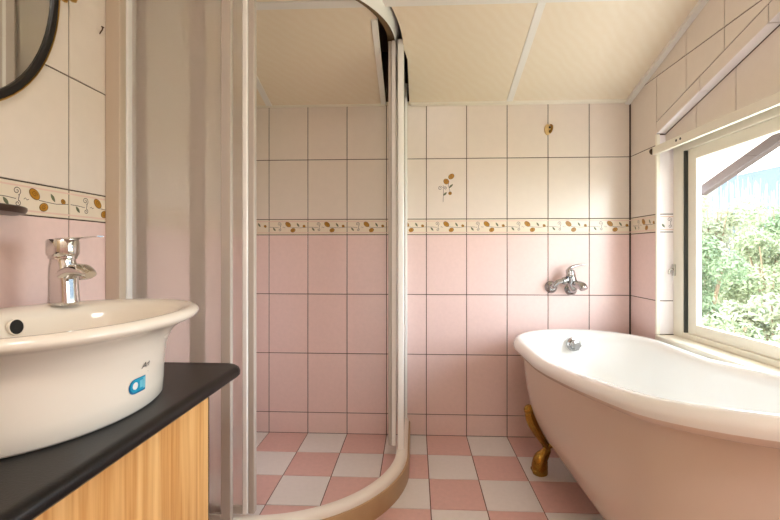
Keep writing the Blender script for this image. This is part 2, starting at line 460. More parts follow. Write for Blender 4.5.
# wall slabs (thickness 0.17): far strip, under the window, above the lintel, near part
def ctop(y): return ceil_z(y) + 0.3
mb.prism([(-YB, -0.05), (-YRV, -0.05), (-YRV, ctop(YRV)), (-YB, ctop(YB))], P, -0.17, 0, 0)
mb.prism([(-YRV, -0.05), (-YN, -0.05), (-YN, ZS - 0.02), (-YRV, ZS - 0.02)], P, -0.17, 0, 0)
mb.prism([(-YRV, lint_lo(YRV) + 0.004), (-YN, lint_lo(YN) + 0.004), (-YN, ctop(YN)), (-YRV, ctop(YRV))], P, -0.17, 0, 0)
mb.prism([(-YN, -0.05), (-YF + 0.1, -0.05), (-YF + 0.1, ctop(YF)), (-YN, ctop(YN))], P, -0.17, 0, 0)
tiled(mb, P, ue[:2], [ceilhp])
win = [(1, 0, -YN), (-1, 0, YRV)]
tiled(mb, P, ue[1:], win + [(0, 1, ZS - 0.022)])
tiled(mb, P, ue[1:], win + [ceilhp, (0.30, -1, -(1.486 + 0.30 * YRV))])
tiled(mb, P, ue[1:], [ceilhp, (-1, 0, YN)])
ornament(mb, P, -YRV - 0.2, -YB + 0.006, -YRV - 0.002)
for k in range(8, 15): ornament(mb, P, -YRV + 0.2 * k, -YN, 0.99)
stripes(mb, P, -YB, -YRV); stripes(mb, P, -YN, 1.0)
# sloping course of trim tiles along the lintel, with its underside
y = YRV; first = True
while y > YN + 0.01:
    y2 = max(YN, y - (0.277 if first else 0.30)); first = False
    add_tile(mb, P, [(-y, lint_lo(y)), (-y2, lint_lo(y2)), (-y2, lint_hi(y2)), (-y, lint_hi(y))], 2)
    Pu = lambda u, v, w: (v, -u, lint_lo(-u) + 0.003 - w)
    add_tile(mb, Pu, [(-y, XR - 0.003), (-y2, XR - 0.003), (-y2, XW), (-y, XW)], 9)  # underside tile paled for light bounced up from the window
    y = y2
# recess face above the window
Pw = lambda u, v, w: (XW - w, -u, v)
mb.prism([(-YRV, 1.372), (-YN, 1.372), (-YN, lint_lo(YN) + 0.003), (-YRV, lint_lo(YRV) + 0.003)], Pw, -0.13, 0, 0)
tiled(mb, Pw, ue[1:], win + [(0.0, -1, -1.376), (-0.29, 1, 1.434 + 0.29 * YRV - 0.002)])
# far reveal of the recess, facing the camera (u = x)
Pr = lambda u, v, w: (u, YRV - w, v)
tiled(mb, Pr, [XR - 0.003, XG + 0.02], [(0, -1, -ZS), (0, 1, 1.43)], field=9)  # every row of the reveal paled for the daylight on it
ornament(mb, Pr, XR - 0.003, XR, XG + 0.02); stripes(mb, Pr, XR, XG + 0.02)
Pn = lambda u, v, w: (u, YN + w, v)
tiled(mb, Pn, [XR - 0.003, XG + 0.02], [(0, -1, -ZS), (0, 1, 1.43)])
struct(mb.build('wall_right', TMATS), 'tiled right wall with the recessed window', 'wall')
# bright corner bead on the reveal edge and the window sill slab
mb = MB(); mb.box(XR - 0.006, XR + 0.010, YRV - 0.007, YRV + 0.004, ZS, 1.432)
struct(mb.build('trim_1', M['cream_plastic'], bevel=0.003), 'rounded bead on the window recess corner', 'trim')
mb = MB(); mb.box(XR - 0.012, XG + 0.05, YN, YRV - 0.004, ZS - 0.022, ZS)
struct(mb.build('trim_2', M['cream_plastic'], bevel=0.005), 'cream window sill above the bathtub', 'sill')

# ---- front wall (behind the camera) with a door
mb = MB(); P = lambda u, v, w: (-u, YF + w, v)
edges = [-XR + 0.2 * k for k in range(10)] + [-XL]
mb.prism([(-XR - 0.17, -0.05), (-XL + 0.1, -0.05), (-XL + 0.1, ctop(YF)), (-XR - 0.17, ctop(YF))], P, -0.1, 0, 0)
tiled(mb, P, edges, [(0, 1, ceil_z(YF))])
struct(mb.build('wall_front', TMATS))
mb = MB(); mb.box(-0.72, 0.02, YF + 0.006, YF + 0.045, 0.0, 1.98)
d = struct(mb.build('door_1', M['door_wood'], bevel=0.004))
mb = MB(); mb.lathe((-0.06, YF + 0.045, 0.95), (0, 1, 0), [(0.012, 0), (0.012, 0.03), (0.024, 0.04), (0.024, 0.06), (0.012, 0.066)]); mb.build('door_knob', M['chrome_soft'], d, smooth=40)

# ---- floor
mb = MB(); P = lambda u, v, w: (u, v, w - 0.003)
mb.prism([(XL, YF), (XR, YF), (XR, YB), (XL, YB)], P, -0.1, 0.0, 0)
for j in range(16):
    for k in range(-11, 0):
        x0, x1 = XR + 0.2 * k, XR + 0.2 * (k + 1); y1 = YB - 0.2 * j; y0 = y1 - 0.2
        poly = [(max(x0, XL), max(y0, YF)), (x1, max(y0, YF)), (x1, y1), (max(x0, XL), y1)]
        if x1 > XL + 0.01 and y1 > YF + 0.01: add_tile(mb, P, poly, 1 if (k + j) % 2 else 2)
struct(mb.build('floor', [M['floor_grout'], M['floor_pink'], M['floor_grey']]), 'checkered floor of pink and pale grey square tiles', 'floor')

# ---- ceiling with the cut-out the shower rail passes through
AC = (-0.53, 1.74)                                  # centre of the shower's quarter circle
def arc_pt(r, a): return (AC[0] + r * cos(a), AC[1] + r * sin(a))
hole = []
a_lo = -math.asin((AC[1] - 1.425) / 0.480)
for k in range(13): hole.append(arc_pt(0.480, a_lo * (1 - k / 12)))
hole += [(-0.034, 1.80), (-0.030, 2.082), (-0.147, 2.082), (-0.147, 1.60)]
for k in range(6):
    a1 = -math.asin((AC[1] - 1.53) / 0.442); a2 = -math.asin((AC[1] - 1.425) / 0.442)
    hole.append(arc_pt(0.442, a1 + (a2 - a1) * k / 5))
bm = bmesh.new()
def loop(pts):
    vs = [bm.verts.new((x, y, ceil_z(y))) for x, y in pts]
    return [bm.edges.new((vs[i], vs[(i + 1) % len(vs)])) for i in range(len(vs))]
es = loop([(XL - 0.02, YF - 0.02), (XR + 0.02, YF - 0.02), (XR + 0.02, YB + 0.02), (XL - 0.02, YB + 0.02)]) + loop(hole)
bmesh.ops.triangle_fill(bm, use_beauty=True, edges=es)
bmesh.ops.recalc_face_normals(bm, faces=bm.faces)
r = bmesh.ops.extrude_face_region(bm, geom=list(bm.faces))
for v in r['geom']:
    if isinstance(v, bmesh.types.BMVert): v.co.z += 0.012
bmesh.ops.recalc_face_normals(bm, faces=bm.faces)
me = bpy.data.meshes.new('ceiling'); bm.to_mesh(me); bm.free(); me.materials.append(M['ceiling'])
o = bpy.data.objects.new('ceiling', me); COL.objects.link(o); struct(o, 'sloping ceiling of cream patterned panels', 'ceiling')

tn = [3]
def strip_y(x0, x1, y0, y1, th, label, m='trim_white'):      # strip running up the slope
    mb = MB()
    v = []
    for (x, y) in ((x0, y0), (x1, y0), (x1, y1), (x0, y1)):
        v.append((x, y, ceil_z(y) - th))
    for (x, y) in ((x0, y0), (x1, y0), (x1, y1), (x0, y1)):
        v.append((x, y, ceil_z(y) + 0.002))
    mb.add(v, [(0, 1, 2, 3), (4, 5, 6, 7), (0, 1, 5, 4), (1, 2, 6, 5), (2, 3, 7, 6), (3, 0, 4, 7)])
    o = struct(mb.build('trim_%d' % tn[0], M[m], bevel=0.0015), label, 'trim'); tn[0] += 1
    return o
strip_y(0.448, 0.478, YF, YB, 0.004, 'pale joint strip up the ceiling above the bath side')
strip_y(-0.755, -0.725, YF, YB, 0.004, 'pale joint strip up the ceiling over the shower')
for yy, lb in ((1.53, 'pale joint strip across the ceiling over the shower front'), (0.96, None), (0.39, None), (-0.18, None), (-0.75, None)):
    strip_y(XL, XR, yy - 0.015, yy + 0.015, 0.0042, lb) if lb else strip_y(XL, XR, yy - 0.015, yy + 0.015, 0.0042, 'ceiling joint strip')
strip_y(XR - 0.028, XR - 0.003, YF, YB, 0.016, 'white moulding between ceiling and right wall')
strip_y(-0.025, XR - 0.028, YB - 0.020, YB - 0.003, 0.010, 'thin moulding at the top of the back wall beside the window', 'cream_plastic')
strip_y(XL, -0.15, YB - 0.014, YB - 0.003, 0.006, 'thin moulding at the top of the back wall in the shower', 'cream_plastic')
strip_y(-0.172, -0.147, 1.60, YB - 0.014, 0.006, 'pale edging of the ceiling cut-out inside the shower')

# ---- roof over the room, its verge and soffit outside the window
mb = MB()
def slope_box(mb, x0, x1, y0, y1, dz0, dz1, mi=0):
    v = [(x, y, ceil_z(y) + dz0) for x, y in ((x0, y0), (x1, y0), (x1, y1), (x0, y1))] + [(x, y, ceil_z(y) + dz1) for x, y in ((x0, y0), (x1, y0), (x1, y1), (x0, y1))]
    mb.add(v, [(0, 1, 2, 3), (4, 5, 6, 7), (0, 1, 5, 4), (1, 2, 6, 5), (2, 3, 7, 6), (3, 0, 4, 7)], mi)
slope_box(mb, XL - 0.12, XR + 0.18, YF - 0.3, YB + 0.35, 0.27, 0.33)
struct(mb.build('trim_%d' % tn[0], M['roof_board']), 'roof deck', 'roof'); tn[0] += 1

# ---- window
wn = bpy.data.objects.new('window_1', None); COL.objects.link(wn); wn.location = (XG, 1.1, ZS); struct(wn, 'cream aluminium sliding window above the bathtub', 'window')
mb = MB(); ZT = 1.372
mb.box(XG, XG + 0.07, 1.80, YRV, ZS, ZT); mb.box(XG, XG + 0.07, YN, YN + 0.06, ZS, ZT)
mb.box(XG, XG + 0.07, YN + 0.06, 1.80, ZS, ZS + 0.022); mb.box(XG, XG + 0.07, YN + 0.06, 1.80, ZT - 0.03, ZT)
mb.build('window_frame', M['cream_plastic'], wn, bevel=0.002)
mb = MB(); mb.box(XG + 0.003, XG + 0.06, 1.7905, 1.7995, ZS + 0.022, ZT - 0.03); mb.build('gasket', M['gasket'], wn)
def sash(x, y0, y1):
    mb = MB(); z0, z1 = ZS + 0.022, ZT - 0.03; w = 0.05
    mb.box(x, x + 0.022, y0, y0 + w, z0, z1); mb.box(x, x + 0.022, y1 - w, y1, z0, z1)
    mb.box(x, x + 0.022, y0 + w, y1 - w, z0, z0 + 0.042); mb.box(x, x + 0.022, y0 + w, y1 - w, z1 - 0.045, z1)
    s = mb.build('sash', M['cream_plastic'], wn, bevel=0.002)
    mb = MB(); mb.box(x + 0.009, x + 0.013, y0 + w - 0.005, y1 - w + 0.005, z0 + 0.037, z1 - 0.04)
    mb.build('pane', M['pane'], s)
sash(XG + 0.012, 1.08, 1.786); sash(XG + 0.040, YN + 0.06, 1.13)
mb = MB(); mb.box(XG - 0.010, XG, 1.845, 1.862, 0.815, 0.865); mb.tube([(XG - 0.01, 1.853, 0.845), (XG - 0.022, 1.853, 0.84), (XG - 0.026, 1.853, 0.822)], 0.004, 10)
mb.build('latch', M['chrome_soft'], wn, bevel=0.002)

# ---- curtain rail across the recess
ct = thing('curtain_rail', (XR - 0.012, 1.15, 1.363), 'flat cream curtain rail with dark end mounted over the window', 'curtain rail')
mb = MB(); mb.box(XR - 0.020, XR - 0.0045, YN - 0.05, 1.868, 1.340, 1.376); mb.build('rail', M['cream_plastic'], ct, bevel=0.003)
mb = MB(); mb.lathe((XR - 0.012, 1.868, 1.360), (0, 1, 0), [(0.011, 0), (0.014, 0.004), (0.014, 0.012), (0.008, 0.017)]); mb.tube([(XR - 0.012, 1.878, 1.358), (XR - 0.016, 1.884, 1.348)], [0.006, 0.003], 10)
mb.build('end_cap', M['nail'], ct, smooth=40)
for yy in (1.700, 1.674):
    mb = MB(); mb.lathe((XR - 0.0198, yy, 1.361), (-1, 0, 0), [(0.0052, 0), (0.0052, 0.0012), (0.003, 0.0016)], 16); mb.build('screw', M['gasket'], ct)

# ================================================================== SHOWER ENCLOSURE
sh = thing('shower_enclosure', (-0.53, 1.74, 0), 'quadrant shower enclosure with frosted sliding panels and cream curved kerb', 'shower')
def qpath(r, y_end=YB - 0.004, x_end=XL + 0.004, n=28):
    p = [(AC[0] + r, y_end), (AC[0] + r, (y_end + AC[1]) / 2)]
    p += [arc_pt(r, -pi / 2 * k / n) for k in range(n + 1)]
    p += [((AC[0] + x_end) / 2, AC[1] - r), (x_end, AC[1] - r)]
    return p
# left normal of this path points outwards? path runs from back wall to left wall, left normal = outward(-)
R0 = 0.478
def prof(pts): return [(R0 - r, z) for r, z in pts]      # given as (radius, z)
path = qpath(R0)
# the normal (-dy, dx) for direction (0,-1) is (1, 0): pointing away from the centre, so offset = r - R0
def prof(pts): return [(r - R0, z) for r, z in pts]
mb = MB(); mb.sweep(path, prof([(0.497, 0.0), (0.497, 0.074), (0.494, 0.085), (0.486, 0.093), (0.476, 0.096), (0.462, 0.095), (0.453, 0.090), (0.449, 0.078), (0.448, 0.0)]))
kb = mb.build('kerb', M['curb'], sh, smooth=35)
mb = MB(); mb.sweep(path, prof([(0.497, 0.0), (0.505, 0.0), (0.505, 0.062), (0.502, 0.071), (0.497, 0.073)]))
mb.build('kerb_facing', M['kerb_tan'], kb, smooth=35)['label'] = 'tan outer facing of the kerb'
# top rail: white fascia with brown sliding track under it
mb = MB(); mb.sweep(path, prof([(0.4445, 1.799), (0.4475, 1.799), (0.456, 1.816), (0.466, 1.840), (0.470, 1.856), (0.466, 1.866), (0.456, 1.870), (0.4445, 1.870)]))
tr = mb.build('top_rail', M['profile_white'], sh, smooth=35)
mb = MB(); mb.sweep(path, prof([(0.412, 1.816), (0.4445, 1.812), (0.4445, 1.866), (0.412, 1.866)]))
mb.build('sliding_track', M['track_brown'], tr, smooth=35)
# wall profile on the left wall
mb = MB(); mb.box(XL + 0.003, XL + 0.048, 1.196, 1.224, 0.096, 1.80); mb.build('wall_profile', M['profile_beige'], sh, bevel=0.003)
mb = MB(); mb.box(XL + 0.004, XL + 0.053, 1.224, 1.262, 0.096, 1.80); mb.build('wall_profile', M['profile_white'], sh, bevel=0.003)  # white box stands in for the window-lit side of the beige profile
# fixed panel at the front
Yp = 1.243
mb = MB(); mb.box(XL + 0.051, -0.588, Yp, Yp + 0.006, 0.118, 1.802); fp = mb.build('fixed_panel', M['frosted'], sh)
mb = MB(); mb.box(-0.590, -0.560, Yp - 0.006, Yp + 0.014, 0.096, 1.802); mb.build('stile', M['profile_grey'], fp, bevel=0.002)
mb = MB(); mb.box(XL + 0.053, -0.590, Yp - 0.006, Yp + 0.012, 0.0955, 0.120); mb.build('bottom_rail', M['profile_grey'], fp, bevel=0.002)
# sliding door pushed open behind it
Yd = 1.278
mb = MB(); mb.box(-0.856, -0.534, Yd, Yd + 0.006, 0.120, 1.806); dr = mb.build('sliding_door', M['frosted'], sh)
for x0, x1, m in ((-0.878, -0.854, 'profile_grey'), (-0.706, -0.664, 'profile_grey')):
    mb = MB(); mb.box(x0, x1, Yd - 0.006, Yd + 0.014, 0.104, 1.806); mb.build('stile', M[m], dr, bevel=0.002)
mb = MB(); mb.box(-0.536, -0.519, Yd - 0.014, Yd + 0.016, 0.104, 1.806); mb.build('stile', M['profile_white'], dr, bevel=0.004)
mb = MB(); mb.box(-0.519, -0.500, Yd - 0.008, Yd + 0.014, 0.104, 1.806); mb.build('seal_strip', M['profile_grey'], dr, bevel=0.003)
mb = MB(); mb.box(-0.854, -0.536, Yd - 0.006, Yd + 0.012, 0.102, 0.126); mb.build('bottom_rail', M['profile_grey'], dr, bevel=0.002)
# panels on the right hand side, seen edge on
Xp = -0.056
mb = MB(); mb.box(Xp, Xp + 0.006, 1.752, 2.052, 0.118, 1.802); fp2 = mb.build('fixed_panel', M['frosted'], sh)
mb = MB(); mb.box(Xp - 0.018, Xp + 0.008, 1.722, 1.754, 0.096, 1.802); mb.build('stile', M['profile_white'], fp2, bevel=0.004)
mb = MB(); mb.box(Xp - 0.012, Xp + 0.016, 2.050, 2.086, 0.096, 1.75); mb.build('wall_profile', M['profile_white'], sh, bevel=0.003)
mb = MB(); mb.box(-0.094, -0.088, 1.770, 2.07, 0.120, 1.806); dr2 = mb.build('sliding_door', M['frosted'], sh)
mb = MB(); mb.box(-0.100, -0.082, 1.742, 1.772, 0.104, 1.806); mb.build('stile', M['profile_white'], dr2, bevel=0.003)
mb = MB(); mb.box(-0.114, -0.101, 1.746, 1.768, 0.104, 1.806); mb.build('seal_strip', M['profile_grey'], dr2, bevel=0.003)

# ================================================================== BATHTUB
tb = thing('bathtub', (0.723, 1.27, 0), 'freestanding white slipper bathtub with rolled rim on bronze feet', 'bathtub')
TX, TB_ = 0.723, 0.31
YN_T, YF_T = 0.84, 1.74
def rim_z(y): return 0.55 + 0.157 * (max(0.0, 1.5 - y)) ** 1.3
def tub_ring(off, zf, e=0.0, n=96):
    r = TB_ - off; pts = []
    h = n // 2
    ya, yb = YN_T + e, YF_T - e
    base = []
    m = n // 4
    for k in range(m + 1):                       # far end half circle from +x to -x
        a = pi * k / m; base.append((TX + r * cos(a), yb + r * sin(a)))
    ns = n // 4 - 1
    for k in range(1, ns + 1): base.append((TX - r, yb + (ya - yb) * k / (ns + 1)))
    for k in range(m + 1):
        a = pi + pi * k / m; base.append((TX + r * cos(a), ya + r * sin(a)))
    for k in range(1, ns + 1): base.append((TX + r, ya + (yb - ya) * k / (ns + 1)))
    return [(x, y, zf(rim_z(y))) for x, y in base]
def bodyz(fr): return lambda rz: 0.09 + fr * (rz - 0.05 - 0.09)
rings = []
for off, fr, e in ((0.285, 0.0, 0.12), (0.22, 0.008, 0.11), (0.18, 0.04, 0.10), (0.145, 0.10, 0.085), (0.115, 0.18, 0.07), (0.09, 0.28, 0.055), (0.07, 0.40, 0.04), (0.058, 0.52, 0.028), (0.050, 0.66, 0.016), (0.044, 0.82, 0.006), (0.042, 0.93, 0.002), (0.040, 1.0, 0)):
    rings.append(tub_ring(off, bodyz(fr), e))
for off, dz in ((0.020, -0.050), (0.008, -0.047), (0.001, -0.036)): rings.append(tub_ring(off, lambda rz, d=dz: rz + d))
mb = MB(); mb.loft(rings, cap1=False); shell = mb.build('outer_shell', M['tub_skin'], tb, smooth=60)
rings = []
for off, dz in ((0.001, -0.036), (-0.001, -0.026), (0.002, -0.014), (0.010, -0.004), (0.022, 0.0), (0.036, -0.003), (0.047, -0.011), (0.053, -0.024), (0.056, -0.045)):
    rings.append(tub_ring(off, lambda rz, d=dz: rz + d))
def inz(fr): return lambda rz: 0.15 + fr * (rz - 0.045 - 0.15)
for off, fr, e in ((0.062, 0.8, 0.0), (0.070, 0.6, 0.012), (0.082, 0.42, 0.028), (0.10, 0.26, 0.05), (0.125, 0.13, 0.075), (0.16, 0.04, 0.10), (0.20, 0.008, 0.115), (0.26, 0.0, 0.12)):
    rings.append(tub_ring(off, inz(fr), e))
mb = MB(); mb.loft(rings, cap0=False); mb.build('inner_basin', M['tub_white'], tb, smooth=60)
# overflow fitting on the far inside wall
oc = Vector((0.738, 1.982, 0.487)); ax = Vector((0.02, -1, 0.10))
mb = MB(); mb.lathe(oc, ax, [(0.031, 0.0), (0.033, 0.006), (0.031, 0.011), (0.022, 0.013), (0.020, 0.020), (0.022, 0.030), (0.019, 0.036), (0.012, 0.037)])
for k in range(6):
    a = 2 * pi * k / 6; mb.tube([oc + Vector((0.020 * cos(a), -0.020, 0.020 * sin(a))), oc + Vector((0.020 * cos(a), -0.034, 0.020 * sin(a)))], 0.005, 8)
mb.build('overflow_fitting', M['chrome_dark'], tb, smooth=40)
def foot(sx, sy):
    """bronze scroll foot; sx=-1 left side, sy=+1 far end"""
    mb = MB(); X0 = TX + sx * 0.0; Y0 = 1.75 if sy > 0 else 0.86
    def q(dx, z, dy=0): return (TX + sx * dx, Y0 + sy * dy, z)
    pts = [q(0.243, 0.275), q(0.247, 0.245), q(0.235, 0.205), q(0.214, 0.165), q(0.190, 0.128), q(0.176, 0.100), q(0.186, 0.084), q(0.202, 0.062), q(0.208, 0.032), q(0.206, 0.001)]
    rad = [0.012, 0.022, 0.023, 0.018, 0.014, 0.013, 0.020, 0.029, 0.033, 0.031]
    mb.tube(spline(pts, 5), lerp_list(rad, 5), 18, up=(0, 1, 0))
    mb.sphere(q(0.250, 0.262, 0.0), 0.023, 16)
    for dy in (-0.016, 0.0, 0.016): mb.sphere(q(0.226, 0.013, dy), 0.012, 12, sc=(1.3, 0.9, 1.0))
    mb.tube([q(0.19, 0.10), q(0.15, 0.125), q(0.12, 0.15)], [0.012, 0.011, 0.010], 10, up=(0, 1, 0))
    return mb.build('foot', M['brass'], tb, smooth=50)
for sx in (-1, 1):
    for sy in (1, -1): foot(sx, sy)

# ================================================================== BATH MIXER on the back wall
bx = thing('bath_mixer', (0.72, YB - 0.003, 0.76), 'chrome single lever bath mixer mounted on the pink back wall', 'tap')
yw = YB - 0.0035
for x, z in ((0.668, 0.745), (0.764, 0.735)):
    mb = MB(); mb.lathe((x, yw, z), (0, -1, 0), [(0.030, 0), (0.031, 0.004), (0.027, 0.012), (0.016, 0.020), (0.014, 0.030)]); mb.build('wall_flange', M['chrome_dark'], bx, smooth=40)
mb = MB(); mb.tube(spline([(0.668, yw - 0.022, 0.745), (0.668, yw - 0.05, 0.755), (0.680, yw - 0.058, 0.772), (0.700, yw - 0.060, 0.779), (0.720, yw - 0.060, 0.783), (0.740, yw - 0.058, 0.785)], 4), 0.012, 14)
mb.lathe((0.704, yw - 0.06, 0.780), (1, 0, 0.05), [(0.016, 0), (0.019, 0.003), (0.019, 0.014), (0.014, 0.017)])
mb.build('inlet_arm', M['chrome_dark'], bx, smooth=40)
mb = MB(); mb.tube(spline([(0.764, yw - 0.022, 0.735), (0.760, yw - 0.045, 0.748), (0.752, yw - 0.055, 0.770), (0.744, yw - 0.058, 0.800)], 4), lerp_list([0.017, 0.021, 0.023, 0.022], 4), 16)
mb.lathe((0.744, yw - 0.058, 0.800), (-0.12, 0, 1), [(0.022, 0), (0.023, 0.006), (0.020, 0.010), (0.020, 0.026), (0.014, 0.034)])
mb.build('mixer_body', M['chrome_dark'], bx, smooth=40)
mb = MB(); mb.tube(spline([(0.752, yw - 0.060, 0.768), (0.766, yw - 0.085, 0.764), (0.778, yw - 0.108, 0.758), (0.782, yw - 0.118, 0.744)], 4), lerp_list([0.016, 0.019, 0.020, 0.018], 4), 14)
mb.build('spout', M['chrome_dark'], bx, smooth=40)
mb = MB()
pts = spline([(0.728, yw - 0.058, 0.824), (0.742, yw - 0.060, 0.842), (0.772, yw - 0.064, 0.854), (0.806, yw - 0.068, 0.858)], 5)
mb.tube(pts, lerp_list([0.017, 0.016, 0.011, 0.006], 5), 14, flat=[(0.55, 1)] * len(pts))
mb.build('lever', M['chrome_dark'], bx, smooth=40)

# ================================================================== VANITY
ZC = 0.626
vc = thing('vanity_cabinet', (-0.69, 0.30, 0), 'light oak vanity cabinet under the black worktop', 'cabinet')
mb = MB(); mb.box(XL + 0.006, -0.478, -0.30, 0.912, 0.08, 0.600); mb.build('carcass', M['oak'], vc)
mb = MB(); mb.box(XL + 0.03, -0.52, -0.28, 0.89, 0.0, 0.08); mb.build('plinth', M['frame_black'], vc)
for y0, y1 in ((0.315, 0.908), (-0.297, 0.309)):
    mb = MB(); mb.box(-0.478, -0.461, y0, y1, 0.084, 0.598); dd = mb.build('door', M['oak'], vc, bevel=0.0015)
mb = MB(); mb.box(-0.477, -0.4615, 0.9085, 0.9125, 0.084, 0.598); mb.build('edge_band', M['frame_black'], vc)

# worktop with rounded front edge
def rrect(x0, x1, y0, y1, r, d, n=8):
    x1 -= d; y1 -= d; y0 += 0
    pts = [(x0, y0), (x1, y0)]
    rr = max(r - d, 0.005)
    for k in range(n + 1):
        a = pi / 2 * k / n; pts.append((x1 - rr + rr * cos(a), y1 - rr + rr * sin(a)))
    pts.append((x0, y1)); return pts
mb = MB(); rings = []
for d_, z in ((0.014, ZC - 0.026), (0.004, ZC - 0.0245), (0.0, ZC - 0.020), (0.0, ZC - 0.011), (0.003, ZC - 0.005), (0.009, ZC - 0.001), (0.016, ZC), (0.022, ZC - 0.0006)):
    rings.append([(x, y, z) for x, y in rrect(XL + 0.005, -0.446, -0.32, 1.085, 0.055, d_)])
mb.loft(rings)
tag(mb.build('worktop', M['black'], smooth=30, loc=(-0.69, 0.3, ZC - 0.03)), 'black speckled worktop with rounded edge under the wash basin', 'worktop')

# ---- wash basin
BX, BY = -0.67, 0.76
wb = thing('wash_basin', (BX, BY, ZC), 'oval cream ceramic wash basin with a wide rim on the black worktop', 'wash basin')
def ell(z, a, b, dx=0, dy=0, n=72, e=2.2):
    out = []
    for k in range(n):
        t = 2 * pi * k / n; c, s = cos(t), sin(t)
        out.append((BX + dx + a * math.copysign(abs(c) ** (2 / e), c), BY + dy + b * math.copysign(abs(s) ** (2 / e), s), z))
    return out
OUT = [(0.626, 0.162, 0.209, -0.024), (0.631, 0.166, 0.213, -0.024), (0.66, 0.167, 0.214, -0.024), (0.70, 0.168, 0.216, -0.023), (0.728, 0.170, 0.219, -0.021), (0.747, 0.174, 0.224, -0.017), (0.762, 0.183, 0.234, -0.014), (0.772, 0.195, 0.249, -0.006), (0.777, 0.205, 0.261, 0.0)]
rings = [ell(z, a, b, 0, dy, e=2.02 if z < 0.75 else 2.1) for z, a, b, dy in OUT]
rings += [ell(z, a, b) for z, a, b in ((0.781, 0.211, 0.267), (0.786, 0.2145, 0.2705), (0.791, 0.2145, 0.2705), (0.797, 0.211, 0.267), (0.800, 0.204, 0.260), (0.800, 0.197, 0.253))]
rings += [ell(z, a, b, dx, dy) for z, a, b, dx, dy in ((0.7965, 0.174, 0.232, 0.017, -0.012), (0.789, 0.165, 0.222, 0.02, -0.015), (0.775, 0.158, 0.213, 0.022, -0.015), (0.745, 0.149, 0.202, 0.022, -0.014), (0.71, 0.135, 0.184, 0.02, -0.01), (0.68, 0.108, 0.148, 0.015, 0), (0.662, 0.07, 0.095, 0.01, 0), (0.655, 0.025, 0.03, 0.01, 0))]
mb = MB(); mb.loft(rings); mb.build('bowl', M['porcelain'], wb, smooth=70)
mb = MB(); mb.lathe((BX + 0.01, BY, 0.6545), (0, 0, 1), [(0.024, 0), (0.026, 0.003), (0.018, 0.005), (0.016, 0.003)]); mb.build('waste', M['chrome'], wb, smooth=40)
# overflow opening on the wall side of the bowl
def basin_overflow(center, axis):
    mb = MB(); mb.lathe(center, axis, [(0.0155, -0.006), (0.0165, 0.0006), (0.0150, 0.0016), (0.0140, 0.0008)], 24); r_ = mb.build('overflow_ring', M['porcelain'], wb, smooth=40)
    mb = MB(); mb.lathe(center, axis, [(0.0145, -0.004), (0.0145, 0.0012)], 24); mb.build('overflow_hole', M['dark'], wb)
basin_overflow((-0.795, 0.795, 0.768), (1, 0, 0.12))

# product sticker and faint stamp on the basin side (mapped onto its curved face)
def on_basin(t, z, w=0.0008):
    for i in range(len(OUT) - 1):
        if OUT[i][0] <= z <= OUT[i + 1][0]:
            f = (z - OUT[i][0]) / (OUT[i + 1][0] - OUT[i][0]); a = OUT[i][1] + f * (OUT[i + 1][1] - OUT[i][1]); b = OUT[i][2] + f * (OUT[i + 1][2] - OUT[i][2]); dy = OUT[i][3]; break
    c, s = cos(t), sin(t); e = 2.02
    return (BX + (a + w) * math.copysign(abs(c) ** (2 / e), c), BY + dy + (b + w) * math.copysign(abs(s) ** (2 / e), s), z)
T0, ZK = 0.01, 0.676
def PS(u, v, w=0.0008):                          # u metres along the surface (towards the shower), v metres up
    return on_basin(T0 + u / 0.20, ZK + v, w)
def poly_s(mb, pts, w, mi): mb.add([PS(u, v, w) for u, v in pts], [tuple(range(len(pts)))], mi)
mb = MB()
def pill(cx, cy, hl, r, n=8):
    pts = [(cx + hl, cy - r), (cx + hl, cy + r)] if False else []
    for k in range(n + 1):
        a = pi / 2 + pi * k / n; pts.append((cx - hl + r * cos(a), cy + r * sin(a)))
    pts += [(cx + hl, cy - r), (cx + hl, cy + r)]
    return pts
STK = mb
def grid_s(mb, pts, w, mi, seg=8):
    # strip the outline into vertical slices so that it follows the curved face
    us = sorted(set(round(p[0], 5) for p in pts)); lo, hi = us[0], us[-1]
    xs = [lo + (hi - lo) * k / seg for k in range(seg + 1)]
    for i in range(seg):
        c = clip(clip(pts, (1, 0, xs[i + 1])), (-1, 0, -xs[i]))
        if len(c) >= 3: poly_s(mb, c, w, mi)
grid_s(mb, pill(0, 0, 0.013, 0.0135), 0.0009, 1)
grid_s(mb, pill(0.0005, 0.001, 0.0125, 0.0115), 0.0012, 0)
grid_s(mb, [(-0.0125 + 0.0062 * cos(2 * pi * k / 16), 0.001 + 0.0066 * sin(2 * pi * k / 16)) for k in range(16)], 0.0015, 2, 4)
for x0, x1, y0, y1 in ((-0.002, 0.0055, -0.006, 0.0075), (0.0065, 0.0120, -0.009, 0.0105)):
    grid_s(mb, [(x0, y0), (x1, y0), (x1, y1), (x0, y1)], 0.0015, 3, 2)
mb.build('sticker', [M['sticker_blue'], M['sticker_deep'], M['sticker_white'], M['sticker_light']], wb)['label'] = 'small turquoise sticker with a white dot'
mb = MB()
def st_s(pts, wd): stroke(mb, lambda u, v, w: PS(u + 0.011, v, 0.0010), pts, wd, 0, 0)
ly = 0.031
st_s([(-0.010, ly - 0.004), (-0.005, ly), (0.000, ly + 0.006)], 0.0014); st_s([(0.000, ly + 0.006), (0.0012, ly - 0.003)], 0.0018); st_s([(-0.005, ly - 0.001), (0.001, ly - 0.0005)], 0.0012)
st_s([(0.0035, ly - 0.003), (0.0045, ly + 0.003)], 0.0014); st_s([(0.0045, ly + 0.002), (0.007, ly + 0.003)], 0.0012)
st_s([(0.009, ly - 0.003), (0.0102, ly + 0.006)], 0.0014); st_s([(0.0075, ly + 0.003), (0.0125, ly + 0.0035)], 0.0012)
st_s([(0.0085, 0.018), (0.0098, 0.018)], 0.0014)
